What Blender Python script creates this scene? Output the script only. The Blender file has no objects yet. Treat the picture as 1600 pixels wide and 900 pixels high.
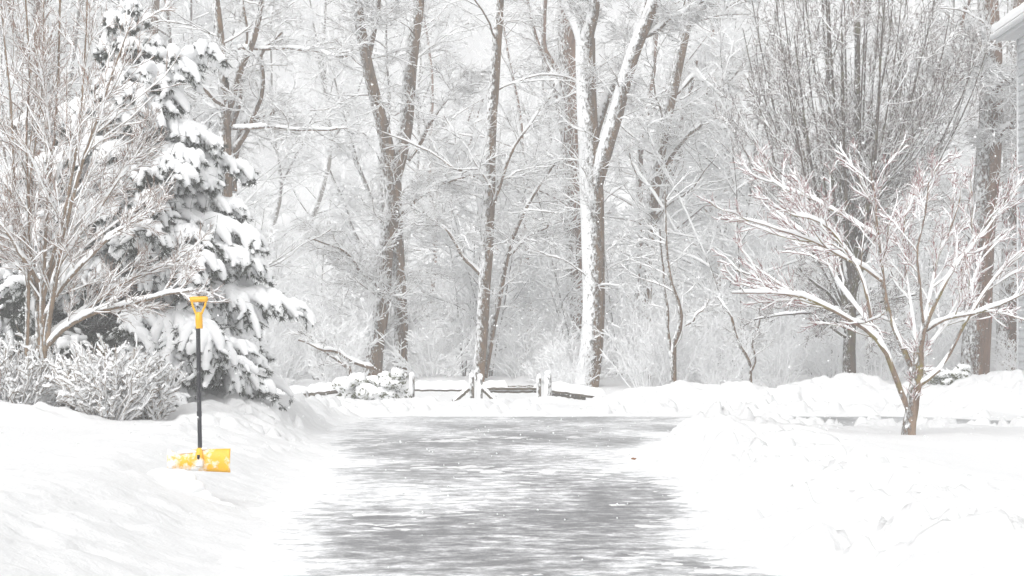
import bpy, math, random
import numpy as np
from math import radians, pi
random.seed(7)
scene = bpy.context.scene
COL = scene.collection

# ------------------------------------------------------------------ camera model
F = 3000.0            # focal length in pixels of a 1600 px wide frame
HORIZON = 560.0       # image row of the horizon
CAMZ = 1.15
def W(px, py, Y):
    return np.array([(px - 800.0) / F * Y, Y, CAMZ - (py - HORIZON) / F * Y])

# ------------------------------------------------------------------ noise
def _hash(ix, iy, seed):
    n = (ix.astype(np.int64) * 374761393 + iy.astype(np.int64) * 668265263 + seed * 974634777) & 0x7fffffff
    n = ((n ^ (n >> 13)) * 1274126177) & 0x7fffffff
    n = n ^ (n >> 16)
    return (n & 0xffff) / 65535.0
def vnoise(x, y, seed=0):
    ix = np.floor(x); iy = np.floor(y)
    fx = x - ix; fy = y - iy
    fx = fx * fx * fx * (fx * (fx * 6 - 15) + 10); fy = fy * fy * fy * (fy * (fy * 6 - 15) + 10)
    a = _hash(ix, iy, seed); b = _hash(ix + 1, iy, seed)
    c = _hash(ix, iy + 1, seed); d = _hash(ix + 1, iy + 1, seed)
    return (a + (b - a) * fx) * (1 - fy) + (c + (d - c) * fx) * fy
def fbm(x, y, octs=4, seed=0, gain=.5):
    s = 0; amp = 1; tot = 0
    for o in range(octs):
        ca, sa = math.cos(.6 + 1.1 * o), math.sin(.6 + 1.1 * o)
        s = s + amp * vnoise((x * ca - y * sa) * 2 ** o + 17.3 * o, (x * sa + y * ca) * 2 ** o + 9.1 * o, seed + o * 31)
        tot += amp; amp *= gain
    return s / tot
def sstep(a, b, x):
    t = np.clip((x - a) / (b - a), 0, 1)
    return t * t * (3 - 2 * t)
def norm(v):
    return v / np.maximum(np.linalg.norm(v, axis=-1, keepdims=True), 1e-9)

# ------------------------------------------------------------------ materials
def new_mat(name):
    m = bpy.data.materials.new(name); m.use_nodes = True
    nt = m.node_tree
    return m, nt, nt.nodes['Principled BSDF'], nt.nodes, nt.links
def ramp(nodes, stops, interp='LINEAR'):
    r = nodes.new('ShaderNodeValToRGB'); r.color_ramp.interpolation = interp
    while len(r.color_ramp.elements) < len(stops): r.color_ramp.elements.new(.5)
    for e, (p, c) in zip(r.color_ramp.elements, stops):
        e.position = p; e.color = (c[0], c[1], c[2], 1) if not isinstance(c, (int, float)) else (c, c, c, 1)
    return r
def noise(nodes, links, scale, detail=4, rough=.55, coord='Object', stretch=None):
    tc = nodes.new('ShaderNodeTexCoord'); n = nodes.new('ShaderNodeTexNoise')
    n.inputs['Scale'].default_value = scale; n.inputs['Detail'].default_value = detail
    n.inputs['Roughness'].default_value = rough
    if stretch:
        mp = nodes.new('ShaderNodeMapping'); mp.inputs['Scale'].default_value = stretch
        links.new(tc.outputs[coord], mp.inputs['Vector']); links.new(mp.outputs[0], n.inputs['Vector'])
    else:
        links.new(tc.outputs[coord], n.inputs['Vector'])
    return n
def bump(nodes, links, src, bsdf, strength, dist):
    b = nodes.new('ShaderNodeBump'); b.inputs['Strength'].default_value = strength; b.inputs['Distance'].default_value = dist
    links.new(src, b.inputs['Height']); links.new(b.outputs[0], bsdf.inputs['Normal'])

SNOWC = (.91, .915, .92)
def snow_mat(name, fine=30., strength=.35, dist=.02, col=SNOWC):
    m, nt, b, N, L = new_mat(name)
    b.inputs['Roughness'].default_value = .65
    b.inputs['Specular IOR Level'].default_value = .2
    n = noise(N, L, fine, 5, .6)
    r = ramp(N, [(.3, tuple(c * .965 for c in col)), (.7, col)])
    L.new(n.outputs['Fac'], r.inputs['Fac']); L.new(r.outputs[0], b.inputs['Base Color'])
    bump(N, L, n.outputs['Fac'], b, strength, dist)
    return m
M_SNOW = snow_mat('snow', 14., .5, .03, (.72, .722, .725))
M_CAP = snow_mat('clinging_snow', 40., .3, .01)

def math_node(N, op, a=None, b=None):
    n = N.new('ShaderNodeMath'); n.operation = op
    if isinstance(a, (int, float)): n.inputs[0].default_value = a
    if isinstance(b, (int, float)): n.inputs[1].default_value = b
    return n
def bark_mat(name, dark, light, plaster=None, wind=(-.75, -.45, .45), nscale=10., stretch=(1, 1, .22), pscale=17., moss=None, pamp=4.0):
    """bark with patches of snow blown onto its windward side"""
    m, nt, b, N, L = new_mat(name)
    b.inputs['Roughness'].default_value = .9
    b.inputs['Specular IOR Level'].default_value = .15
    n = noise(N, L, nscale, 6, .65, stretch=stretch)
    r = ramp(N, [(.3, dark), (.7, light)])
    L.new(n.outputs['Fac'], r.inputs['Fac'])
    col = r.outputs[0]
    if moss:
        n3 = noise(N, L, 3., 3, .6)
        r3 = ramp(N, [(.5, 0), (.62, 1)])
        L.new(n3.outputs['Fac'], r3.inputs['Fac'])
        mm = N.new('ShaderNodeMix'); mm.data_type = 'RGBA'
        L.new(r3.outputs[0], mm.inputs['Factor']); L.new(col, mm.inputs['A']); mm.inputs['B'].default_value = (*moss, 1)
        col = mm.outputs['Result']
    if plaster is not None:
        g = N.new('ShaderNodeNewGeometry')
        d = N.new('ShaderNodeVectorMath'); d.operation = 'DOT_PRODUCT'
        d.inputs[1].default_value = wind
        L.new(g.outputs['Normal'], d.inputs[0])
        n2 = noise(N, L, pscale, 8, .8, stretch=(1, 1, .55))
        mu = math_node(N, 'MULTIPLY_ADD'); mu.inputs[1].default_value = pamp; mu.inputs[2].default_value = -pamp / 2
        L.new(n2.outputs['Fac'], mu.inputs[0])
        ad = math_node(N, 'ADD'); L.new(d.outputs['Value'], ad.inputs[0]); L.new(mu.outputs[0], ad.inputs[1])
        rr = N.new('ShaderNodeMapRange'); rr.inputs['From Min'].default_value = plaster; rr.inputs['From Max'].default_value = plaster + .4
        L.new(ad.outputs[0], rr.inputs['Value'])
        mx = N.new('ShaderNodeMix'); mx.data_type = 'RGBA'
        L.new(rr.outputs[0], mx.inputs['Factor']); L.new(col, mx.inputs['A']); mx.inputs['B'].default_value = (*SNOWC, 1)
        col = mx.outputs['Result']
        hb = math_node(N, 'ADD'); L.new(n.outputs['Fac'], hb.inputs[0]); L.new(rr.outputs[0], hb.inputs[1])
        bump(N, L, hb.outputs[0], b, 1., .04)
    else:
        bump(N, L, n.outputs['Fac'], b, .7, .02)
    L.new(col, b.inputs['Base Color'])
    return m
M_BARK = bark_mat('grey_brown_bark', (.036, .023, .012), (.21, .125, .06), .5)
M_BARKW = bark_mat('snow_plastered_bark', (.038, .024, .012), (.21, .125, .06), .42)
M_BARKH = bark_mat('heavily_plastered_bark', (.038, .024, .012), (.21, .125, .06), .12)
M_BARKR = bark_mat('red_brown_bark', (.055, .03, .016), (.24, .135, .08), .55)
M_TWIG = bark_mat('grey_twig_bark', (.06, .046, .035), (.17, .135, .10), .15)
M_TWIGR = bark_mat('red_twig_bark', (.20, .08, .075), (.36, .13, .12), 1.0)
M_MAPLE = bark_mat('tan_maple_bark', (.14, .095, .07), (.34, .25, .185), .66, moss=(.22, .18, .07), nscale=12.)
M_TAN = bark_mat('tan_bark', (.15, .105, .07), (.34, .25, .17), .42)
M_TANTWIG = bark_mat('tan_twig_bark', (.15, .09, .06), (.36, .205, .135), .95)
M_PEAR = bark_mat('dark_pear_bark', (.026, .018, .011), (.10, .066, .042), .78, moss=(.09, .08, .03))
M_PEARTWIG = bark_mat('brown_pear_twig', (.06, .032, .022), (.15, .08, .055), 1.2)
M_CONBARK = bark_mat('conifer_bark', (.03, .022, .017), (.10, .07, .05), .8)
M_SHRUB = bark_mat('shrub_stem', (.16, .11, .07), (.30, .22, .15), .7)
M_RIME = bark_mat('snow_crusted_twig', (.09, .08, .07), (.22, .19, .165), -1.15)
M_RIMETRUNK = bark_mat('snow_flecked_trunk', (.06, .05, .042), (.19, .155, .125), .25)
M_WOOD = bark_mat('weathered_wood', (.06, .05, .035), (.17, .14, .10), .75, stretch=(.2, 1, 1))

def simple(name, colour, rough=.5, spec=.5):
    m, nt, b, N, L = new_mat(name)
    n = noise(N, L, 25, 4)
    r = ramp(N, [(.3, tuple(c * .85 for c in colour)), (.7, colour)])
    L.new(n.outputs['Fac'], r.inputs['Fac']); L.new(r.outputs[0], b.inputs['Base Color'])
    b.inputs['Roughness'].default_value = rough; b.inputs['Specular IOR Level'].default_value = spec
    return m, N, L, b, r
M_NEEDLE = simple('dark_needles', (.026, .034, .019), .7, .2)[0]
M_LEAF = simple('evergreen_leaf', (.10, .11, .05), .6, .3)[0]
M_SIDING = simple('pale_grey_siding', (.84, .855, .87), .6, .3)[0]
M_TRIM = simple('white_trim', (.75, .76, .77), .5, .3)[0]
M_GAP = simple('grey_shingle', (.12, .12, .125), .8, .2)[0]
M_DEAD = simple('dry_leaf', (.35, .17, .07), .7, .2)[0]

def frosted(name, colour, thr, rough=.4, scale=9., w=.08, xgrad=0):
    """a coloured surface with snow stuck to it in patches"""
    m, N, L, b, r = simple(name, colour, rough, .4)
    n = noise(N, L, scale, 6, .7)
    rr = ramp(N, [(thr, 0), (thr + w, 1)])
    if xgrad:                                             # more snow packed towards one end
        tc = N.new('ShaderNodeTexCoord'); sp = N.new('ShaderNodeSeparateXYZ'); L.new(tc.outputs['Object'], sp.inputs[0])
        mm = math_node(N, 'MULTIPLY_ADD'); mm.inputs[1].default_value = xgrad
        L.new(sp.outputs['X'], mm.inputs[0]); L.new(n.outputs['Fac'], mm.inputs[2]); L.new(mm.outputs[0], rr.inputs['Fac'])
    else:
        L.new(n.outputs['Fac'], rr.inputs['Fac'])
    mx = N.new('ShaderNodeMix'); mx.data_type = 'RGBA'
    L.new(rr.outputs[0], mx.inputs['Factor']); L.new(r.outputs[0], mx.inputs['A']); mx.inputs['B'].default_value = (*SNOWC, 1)
    L.new(mx.outputs['Result'], b.inputs['Base Color'])
    bump(N, L, rr.outputs[0], b, .4, .01)
    return m
M_YELLOW = simple('yellow_plastic', (.86, .45, .016), .4, .4)[0]
M_YELLOWSNOW = frosted('snowy_yellow_plastic', (.88, .47, .018), .475, scale=5.5, w=.12, xgrad=-.5)
M_SHAFT = frosted('charcoal_shaft', (.022, .022, .028), .62, .45, 16., .15)
M_BLACK = simple('black_plastic', (.02, .02, .022), .5, .3)[0]

# wet asphalt dusted with slush
def asphalt_mat():
    m, nt, b, N, L = new_mat('wet_asphalt')
    n_ = noise(N, L, 4.0, 10, .8, stretch=(.9, 1.0, 1))
    n = math_node(N, 'MULTIPLY_ADD'); n.inputs[1].default_value = 1.7; n.inputs[2].default_value = -.34; L.new(n_.outputs['Fac'], n.inputs[0])
    n4 = N.new('ShaderNodeAttribute'); n4.attribute_name = 'packed_snow'
    n2 = noise(N, L, 26, 5, .8, stretch=(.35, 1, 1))
    base = ramp(N, [(.35, (.055, .057, .06)), (.7, (.10, .103, .107))])
    L.new(n2.outputs['Fac'], base.inputs['Fac'])
    ad = math_node(N, 'MULTIPLY_ADD'); ad.inputs[1].default_value = .30
    L.new(n2.outputs['Fac'], ad.inputs[0]); L.new(n.outputs[0], ad.inputs[2])
    ad2 = math_node(N, 'MULTIPLY_ADD'); ad2.inputs[1].default_value = 1.0
    L.new(n4.outputs['Fac'], ad2.inputs[0]); L.new(ad.outputs[0], ad2.inputs[2])
    f = ramp(N, [(.0, .05), (.50, .11), (.66, .42), (.86, .95)])
    L.new(ad2.outputs[0], f.inputs['Fac'])
    mx = N.new('ShaderNodeMix'); mx.data_type = 'RGBA'
    L.new(f.outputs[0], mx.inputs['Factor']); L.new(base.outputs[0], mx.inputs['A']); mx.inputs['B'].default_value = (.87, .875, .885, 1)
    L.new(mx.outputs['Result'], b.inputs['Base Color'])
    rr = ramp(N, [(0, .36), (.6, .8)]); L.new(f.outputs[0], rr.inputs['Fac']); L.new(rr.outputs[0], b.inputs['Roughness'])
    bump(N, L, ad.outputs[0], b, .4, .015)
    return m
M_ASPHALT = asphalt_mat()

# ------------------------------------------------------------------ mesh helpers
class Acc:
    def __init__(s): s.V = []; s.Q = []; s.T = []; s.n = 0
    def add(s, V, quads=None, tris=None):
        V = np.asarray(V, float).reshape(-1, 3)
        if quads is not None and len(quads): s.Q.append(np.asarray(quads, np.int64).reshape(-1, 4) + s.n)
        if tris is not None and len(tris): s.T.append(np.asarray(tris, np.int64).reshape(-1, 3) + s.n)
        s.V.append(V); s.n += len(V)
    def tubes(s, P, R, k=6, cap=False):
        """P (N,S,3), R (N,S): swept tubes"""
        if len(P) == 0: return
        Nn, S, _ = P.shape
        T = np.empty_like(P)
        T[:, 1:-1] = P[:, 2:] - P[:, :-2]; T[:, 0] = P[:, 1] - P[:, 0]; T[:, -1] = P[:, -1] - P[:, -2]
        T = norm(T)
        mt = norm(P[:, -1] - P[:, 0])
        ref = np.where(np.abs(mt[:, 2:3]) < .8, np.array([[0, 0, 1.]]), np.array([[0, 1., 0]]))[:, None, :]
        U = norm(np.cross(T, ref)); Vv = np.cross(U, T)
        a = np.arange(k) / k * 2 * pi + .3
        ring = U[:, :, None, :] * np.cos(a)[None, None, :, None] + Vv[:, :, None, :] * np.sin(a)[None, None, :, None]
        pts = P[:, :, None, :] + ring * R[:, :, None, None]
        idx = np.arange(Nn * S * k).reshape(Nn, S, k)
        nx = np.roll(idx, -1, axis=2)
        q = np.stack([idx[:, :-1], nx[:, :-1], nx[:, 1:], idx[:, 1:]], -1).reshape(-1, 4)
        tr = None
        s.add(pts, q)
        if cap:
            for i in range(Nn):
                for e, rev in ((0, 1), (S - 1, 0)):
                    c = np.vstack([pts[i, e], P[i, e][None]])
                    t = [(j, (j + 1) % k, k) if not rev else ((j + 1) % k, j, k) for j in range(k)]
                    s.add(c, None, t)
    def box(s, lo, hi):
        x0, y0, z0 = lo; x1, y1, z1 = hi
        V = [(x0,y0,z0),(x1,y0,z0),(x1,y1,z0),(x0,y1,z0),(x0,y0,z1),(x1,y0,z1),(x1,y1,z1),(x0,y1,z1)]
        s.add(V, [(0,3,2,1),(4,5,6,7),(0,1,5,4),(1,2,6,5),(2,3,7,6),(3,0,4,7)])
    def prism(s, pts, vec):
        """extrude polygon pts (list of 3d) by vec"""
        pts = np.asarray(pts, float); n = len(pts); v = np.asarray(vec, float)
        V = np.vstack([pts, pts + v])
        q = [(i, (i + 1) % n, n + (i + 1) % n, n + i) for i in range(n)]
        t = [(0, i + 1, i) for i in range(1, n - 1)] + [(n, n + i, n + i + 1) for i in range(1, n - 1)]
        s.add(V, q, t)
    def blob(s, c, r, rng, nu=18, nv=11, lump=.25):
        c = np.asarray(c, float); r = np.asarray(r, float) * np.ones(3)
        u = np.arange(nu) / nu * 2 * pi; v = np.linspace(.02, pi - .02, nv)
        uu, vv = np.meshgrid(u, v)
        d = np.stack([np.cos(uu) * np.sin(vv), np.sin(uu) * np.sin(vv), np.cos(vv)], -1)
        ph = rng.uniform(0, 50, 3)
        h = 1 + lump * (np.sin(d[..., 0] * 3.1 + ph[0]) * np.sin(d[..., 1] * 3.7 + ph[1]) + .6 * np.sin(d[..., 2] * 5.3 + d[..., 0] * 6 + ph[2]) * np.sin(d[..., 1] * 7.1 + ph[0])
                        + .4 * np.sin(d[..., 0] * 11 + ph[1]) * np.sin(d[..., 1] * 12 + ph[2]) * np.sin(d[..., 2] * 10 + ph[0]))
        P = c + d * r * h[..., None]
        idx = np.arange(nu * nv).reshape(nv, nu); nx = np.roll(idx, -1, 1)
        q = np.stack([idx[:-1], idx[1:], nx[1:], nx[:-1]], -1).reshape(-1, 4)
        s.add(P, q)
    def build(s, name, mat, parent=None, origin=(0, 0, 0), smooth=True):
        V = np.concatenate(s.V) if s.V else np.zeros((0, 3))
        V = V - np.asarray(origin, float)
        Q = np.concatenate(s.Q) if s.Q else np.zeros((0, 4), np.int64)
        T = np.concatenate(s.T) if s.T else np.zeros((0, 3), np.int64)
        me = bpy.data.meshes.new(name)
        me.vertices.add(len(V)); me.vertices.foreach_set('co', V.astype(np.float32).ravel())
        nl = Q.size + T.size
        me.loops.add(nl); me.loops.foreach_set('vertex_index', np.concatenate([Q.ravel(), T.ravel()]).astype(np.int32))
        me.polygons.add(len(Q) + len(T))
        ls = np.concatenate([np.arange(len(Q)) * 4, Q.size + np.arange(len(T)) * 3]).astype(np.int32)
        me.polygons.foreach_set('loop_start', ls)
        if smooth: me.polygons.foreach_set('use_smooth', np.ones(len(ls), bool))
        me.update(calc_edges=True); me.validate()
        me.materials.append(mat)
        o = bpy.data.objects.new(name, me); COL.objects.link(o)
        if parent is not None: o.parent = parent
        return o
def thing(name, label, cat, loc=(0, 0, 0), group=None):
    o = bpy.data.objects.new(name, None); COL.objects.link(o)
    o.location = loc; o.empty_display_size = .2
    o['label'] = label; o['category'] = cat
    if group: o['group'] = group
    return o
def tag(o, label, cat, group=None, kind=None):
    if label: o['label'] = label
    if cat: o['category'] = cat
    if group: o['group'] = group
    if kind: o['kind'] = kind
    return o
def copy_tree(o, loc, rz=0, sc=1, label=None):
    c = o.copy(); COL.objects.link(c); c.location = loc; c.rotation_euler = (0, 0, rz); c.scale = (sc, sc, sc)
    if label: c['label'] = label
    for ch in o.children:
        d = ch.copy(); COL.objects.link(d); d.parent = c
    return c

# ------------------------------------------------------------------ terrain
def xL(Y): return -1.72 - .062 * (Y - 10)
def xR(Y): return 1.55 + .022 * (Y - 10) + 1.6 * sstep(24, 31, Y)
RIDGES = [  # x0,y0,z0, x1,y1,z1, width : ploughed banks
    (-9.0, 24.2, .66, -6.0, 23.4, .62, 1.6),
    (-4.2, 25.5, .50, -4.0, 28.0, .60, 1.0),
    (-4.0, 28.0, .58, -3.9, 33.5, .46, .9),
    (-3.9, 33.5, .44, -3.2, 39.5, .30, 1.0),
    (-3.2, 40.2, .28, 2.0, 40.4, .27, .8),
    (2.0, 40.4, .40, 3.6, 40.6, .62, .9),
    (3.6, 40.6, .62, 5.2, 40.4, .58, 1.0),
    (5.2, 40.4, .55, 7.1, 40.4, .80, 1.1),
    (7.1, 40.8, .88, 7.6, 40.6, .80, .8),
    (7.6, 40.4, .60, 9.6, 40.2, .62, 1.0),
    (9.6, 40.2, .80, 12.5, 40.0, .92, 1.0),
    (8.9, 37.9, .62, 10.5, 37.0, .98, .8),
    (2.0, 19.5, .40, 2.4, 24.6, .44, .8),
    (1.9, 15.0, .34, 2.0, 19.5, .38, .7),
    (2.3, 24.6, .40, 3.2, 26.4, .36, .9),
    (3.2, 26.4, .36, 4.6, 25.6, .24, .8),
    (5.8, 25.0, .14, 9.5, 25.0, .17, .8),
]
def drive_dist(X, Y):
    lane = np.maximum(np.maximum(xL(Y) - X, X - xR(Y)), Y - 36)
    cross = np.maximum(np.maximum(-3.2 - X, X - 30), np.maximum(29.5 - Y, Y - 38.4 + 2.4 * sstep(7.5, 9.2, X)))
    return np.minimum(lane, cross)
def terrain(X, Y):
    nl = sstep(1, -1, X) * sstep(24, 18, Y)
    wob = (fbm(X * .9, Y * .9, 3, 5) - .5) * (.7 - .45 * nl) + (fbm(X * 4, Y * 4, 2, 9) - .5) * .18 * (1 - .6 * nl)
    d = drive_dist(X, Y) + wob
    left = sstep(1.0, -1.0, X)
    Hp = (.27 - .14 * sstep(3, 5, X)) * (1 - left) + .36 * left + .05 * (fbm(X * .35, Y * .35, 3, 3) - .5)
    Hp = np.where(Y > 38, .17 + .05 * (fbm(X * .4, Y * .4, 3, 4) - .5), Hp)
    Hp = Hp - .12 * sstep(-4.2, -7, X) * sstep(24.5, 27, Y)
    bank = Hp * sstep(-.15, 1.25, d)
    z = bank
    for (x0, y0, z0, x1, y1, z1, w) in RIDGES:
        dx, dy = x1 - x0, y1 - y0
        t = np.clip(((X - x0) * dx + (Y - y0) * dy) / (dx * dx + dy * dy), 0, 1)
        q = np.hypot(X - x0 - t * dx, Y - y0 - t * dy)
        hz = z0 + (z1 - z0) * t + (fbm(X * 1.8, Y * 1.8, 4, 12, .6) - .5) * .30
        r = hz * np.exp(-(q / w) ** 2 * 1.3)
        m = np.maximum(z, r); k = .06
        z = m + k * np.exp(-np.abs(z - r) / k) * .35
    z = z * sstep(-.3, .55, d)
    # clods and soft lumps on the thrown-up snow
    amt = sstep(.0, .5, d)
    cl = fbm(X * 5.5, Y * 5.5, 3, 21, .6)
    z = z + amt * ((cl - .5) * .085 * (1 - .6 * left * sstep(24, 18, Y)) * (.25 + sstep(.45, .75, fbm(X * .6, Y * .6, 2, 40))) * (.12 + .88 * np.maximum(sstep(2.2, .6, d), sstep(38, 40, Y))) + (fbm(X * .8, Y * .5, 2, 22) - .5) * .07 * (1 - .6 * nl))
    cb = sstep(.46, .70, fbm(X * 3.4, Y * 3.4, 3, 33, .5)) * .75
    z = z + sstep(-.1, .35, d) * sstep(2.4, .7, d) * (cb - .25) * .27 * (1 - .8 * left * sstep(24, 18, Y)) * sstep(.30, .6, fbm(X * .9, Y * .9, 2, 44))
    # slush lying on the asphalt
    st = .42 * fbm(X * 1.1, Y * .8, 3, 60, .55) + .58 * fbm(X * 4.2, Y * 4.6, 4, 70, .62)
    thr = .64 - .05 * sstep(-.7, -.1, d) - .25 * sstep(-.4, .12, d) + .05 * sstep(4, 5.5, X)
    sl = (st - thr) * .10
    z = np.where(d < .4, np.maximum(z, 0) * sstep(-.4, .4, d) + np.clip(sl, -.03, .035) * (1 - sstep(.0, .4, d)), z)
    # wooded ground behind; the steep rise is added as a bright snowy backdrop
    z = z + .45 * sstep(42, 52, Y) + 11.5 * sstep(60, 122, Y) + 5 * sstep(110, 200, Y) + sstep(42, 60, Y) * (fbm(X * .2, Y * .2, 3, 80) - .5) * .7
    z = z + sstep(46, 52, Y) * (fbm(X * 1.4, Y * 1.4, 3, 81) - .5) * .22
    return z
def th(x, y): return float(terrain(np.array([float(x)]), np.array([float(y)]))[0])

def axis(fine0, fine1, step, lo, hi):
    a = list(np.arange(fine0, fine1, step)); s = step; v = fine1
    while v < hi: a.append(v); s *= 1.22; v += min(s, 8)
    a.append(hi); s = step; v = fine0 - step; b = []
    while v > lo: b.append(v); s *= 1.22; v -= min(s, 8)
    b.append(lo)
    return np.array(b[::-1] + a)
gx = axis(-7.5, 13.2, .045, -140, 140); gy = axis(8.6, 43.5, .065, -30, 240)
XX, YY = np.meshgrid(gx, gy)
ZZ = terrain(XX, YY)
g = Acc()
idx = np.arange(XX.size).reshape(XX.shape)
g.add(np.stack([XX, YY, ZZ], -1), np.stack([idx[:-1, :-1], idx[:-1, 1:], idx[1:, 1:], idx[1:, :-1]], -1).reshape(-1, 4))
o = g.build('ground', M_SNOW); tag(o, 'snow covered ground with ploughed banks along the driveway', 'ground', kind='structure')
dx_ = np.linspace(-3.9, 14, 160); dy_ = np.linspace(1, 39, 260)
DX, DY = np.meshgrid(dx_, dy_); idx = np.arange(DX.size).reshape(DX.shape)
g = Acc(); g.add(np.stack([DX, DY, DX * 0], -1), np.stack([idx[:-1, :-1], idx[:-1, 1:], idx[1:, 1:], idx[1:, :-1]], -1).reshape(-1, 4))
o = g.build('driveway', M_ASPHALT); tag(o, 'wet grey asphalt driveway streaked with slush', 'driveway', kind='structure')
lane_d = np.maximum(xL(DY) - DX, DX - xR(DY)); dd_ = drive_dist(DX, DY) + (fbm(DX * .8, DY * .5, 3, 5) - .5) * .5
packed = sstep(-.8, .05, dd_) * .34 + (fbm(DX * .75 + 3, DY * .35, 3, 62) - .49) * .52 - .12 * sstep(4, 5.5, DX)
at = o.data.attributes.new('packed_snow', 'FLOAT', 'POINT'); at.data.foreach_set('value', packed.astype(np.float32).ravel())

# ------------------------------------------------------------------ trees
def resample(pts, S, rng=None, jit=0):
    pts = np.asarray(pts, float)
    seg = np.r_[0, np.cumsum(np.linalg.norm(np.diff(pts[:, :3], axis=0), axis=1))]
    t = np.linspace(0, seg[-1], S * 4)
    q = np.stack([np.interp(t, seg, pts[:, i]) for i in range(pts.shape[1])], -1)
    for _ in range(5):
        q[1:-1] = .25 * q[:-2] + .5 * q[1:-1] + .25 * q[2:]
    q = q[np.linspace(0, len(q) - 1, S).round().astype(int)]
    if rng is not None and jit:
        j = rng.normal(0, jit, (S, 3)); j[0] = 0; j[1:-1] = (j[:-2] + j[1:-1] + j[2:]) / 2
        q[:, :3] += j
    return q
def limb(px, Y, S=12, rng=None, jit=.02):
    """px: list of (x, y, width_px[, dY]) in photo pixels at distance Y -> P (S,3), R (S)"""
    pts = []
    for p in px:
        y = Y + (p[3] if len(p) > 3 else 0)
        w = W(p[0], p[1], y); pts.append((*w, p[2] / 2 / F * y))
    q = resample(pts, S, rng, jit)
    return q[:, :3], q[:, 3]
def grow(P, R, rng, n, t0, t1, ang, L, rr, S=5, bend=0, jit=.12, flat=1., up=0, rtip=.35, rmin=.004, rcap=.7):
    """children branches of the polylines P"""
    if len(P) == 0: return np.zeros((0, S, 3)), np.zeros((0, S))
    N, Sg, _ = P.shape
    plen = np.linalg.norm(np.diff(P, axis=1), axis=2).sum(1)
    cnt = (np.full(N, n) if np.isscalar(n) else np.asarray(n)).astype(float)
    cnt = np.floor(cnt + rng.random(N)).astype(int)
    par = np.repeat(np.arange(N), cnt); M = len(par)
    if M == 0: return np.zeros((0, S, 3)), np.zeros((0, S))
    t = t0 + (t1 - t0) * rng.random(M)
    f = t * (Sg - 1); i = np.minimum(f.astype(int), Sg - 2); w = (f - i)[:, None]
    pos = P[par, i] * (1 - w) + P[par, i + 1] * w
    T = norm(P[par, i + 1] - P[par, i]); Rt = R[par, i] * (1 - w[:, 0]) + R[par, i + 1] * w[:, 0]
    ref = np.where(np.abs(T[:, 2:3]) < .8, np.array([[0, 0, 1.]]), np.array([[1., 0, 0]]))
    U = norm(np.cross(T, ref)); V = np.cross(U, T)
    phi = np.arange(M) * 2.39996 + rng.uniform(0, 6.28) + rng.normal(0, .5, M)
    thh = rng.uniform(ang[0], ang[1], M)
    d = np.cos(thh)[:, None] * T + np.sin(thh)[:, None] * (np.cos(phi)[:, None] * U + np.sin(phi)[:, None] * V)
    d[:, 2] = d[:, 2] * flat + up
    d = norm(d)
    ln = np.clip(plen[par] * L[0] * (1 - .5 * t), L[1], L[2]) * rng.uniform(.55, 1.25, M)
    r0 = np.maximum(np.minimum(Rt * rcap, rr * ln), rmin)
    out = np.empty((M, S, 3)); out[:, 0] = pos
    st = (ln / (S - 1))[:, None]
    for k in range(1, S):
        out[:, k] = out[:, k - 1] + d * st
        d = d + rng.normal(0, jit, (M, 3)); d[:, 2] += bend
        d = norm(d)
    rad = r0[:, None] * np.linspace(1, rtip, S)[None]
    rad = np.maximum(rad, rmin * .8)
    return out, rad
def caps(acc, P, R, rng, a, b, k=4, keep=1., gap=0.):
    """snow lying along the top of the branches"""
    if len(P) == 0: return
    if keep < 1:
        s = rng.random(len(P)) < keep; P = P[s]; R = R[s]
        if len(P) == 0: return
    T = np.empty_like(P)
    T[:, 1:-1] = P[:, 2:] - P[:, :-2]; T[:, 0] = P[:, 1] - P[:, 0]; T[:, -1] = P[:, -1] - P[:, -2]
    T = norm(T); hor = np.sqrt(np.clip(1 - T[..., 2] ** 2, 0, 1))
    u = rng.uniform(.45, 1.35, R.shape)
    if gap: u = np.where(rng.random(R.shape) < gap, .15, u)
    c = (a + b * R) * hor ** .8 * u
    rs = (.82 * R * np.clip(hor * 1.6, 0, 1) + .42 * c); off = R * hor + c - rs
    C = P.copy(); C[..., 2] += np.maximum(off, 0)
    rs[:, 0] *= .8; rs[:, -1] *= .5
    acc.tubes(C, rs, k)

def finish(name, label, cat, group, base, trunk_sets, crown_sets, cap_sets, mb, mt):
    t = thing(name, label, cat, base, group)
    A = Acc()
    for P, R, k in trunk_sets: A.tubes(P, R, k)
    A.build('trunk', mb, t, base)
    if crown_sets:
        A = Acc()
        for P, R, k in crown_sets: A.tubes(P, R, k)
        A.build('crown', mt, t, base)
    A = Acc()
    for args in cap_sets: caps(A, *args)
    A.build('snow_cover', M_CAP, t, base)
    return t

def wood_tree(name, label, limbs, rng, spec, mb=M_BARK, mt=M_TWIG, group=None, cat='tree', snow=(.024, .3), extra=None, cover=.95, base=None):
    """limbs: list of (P,R); spec: list of grow() kwargs per level"""
    S = max(len(p) for p, r in limbs)
    Pm = np.stack([resample(np.c_[p, r], S) for p, r in limbs])
    P0, R0 = Pm[..., :3], Pm[..., 3]
    if base is None: base = P0[0, 0]
    lv = [(P0, R0)]
    for sp in spec: lv.append(grow(*lv[-1], rng=rng, **sp) if 'from_all' not in sp else None)
    tr = [(P0, R0, 10)]; cr = []; cp = [(P0, R0, rng, snow[0] * 1.5, snow[1], 8)]
    for i, (P, R) in enumerate(lv[1:]):
        k = (6, 4, 3, 3, 3)[i]
        (tr if i == 0 else cr).append((P, R, k))
        cp.append((P, R, rng, snow[0] * (1.2, .85, .6, .6, .6)[i], snow[1], (6, 4, 3, 3, 3)[i], (1, .97, cover, cover * .85, cover * .7)[i], .12))
    return finish(name, label, cat, group, base, tr, cr, cp, mb, mt)

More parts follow.
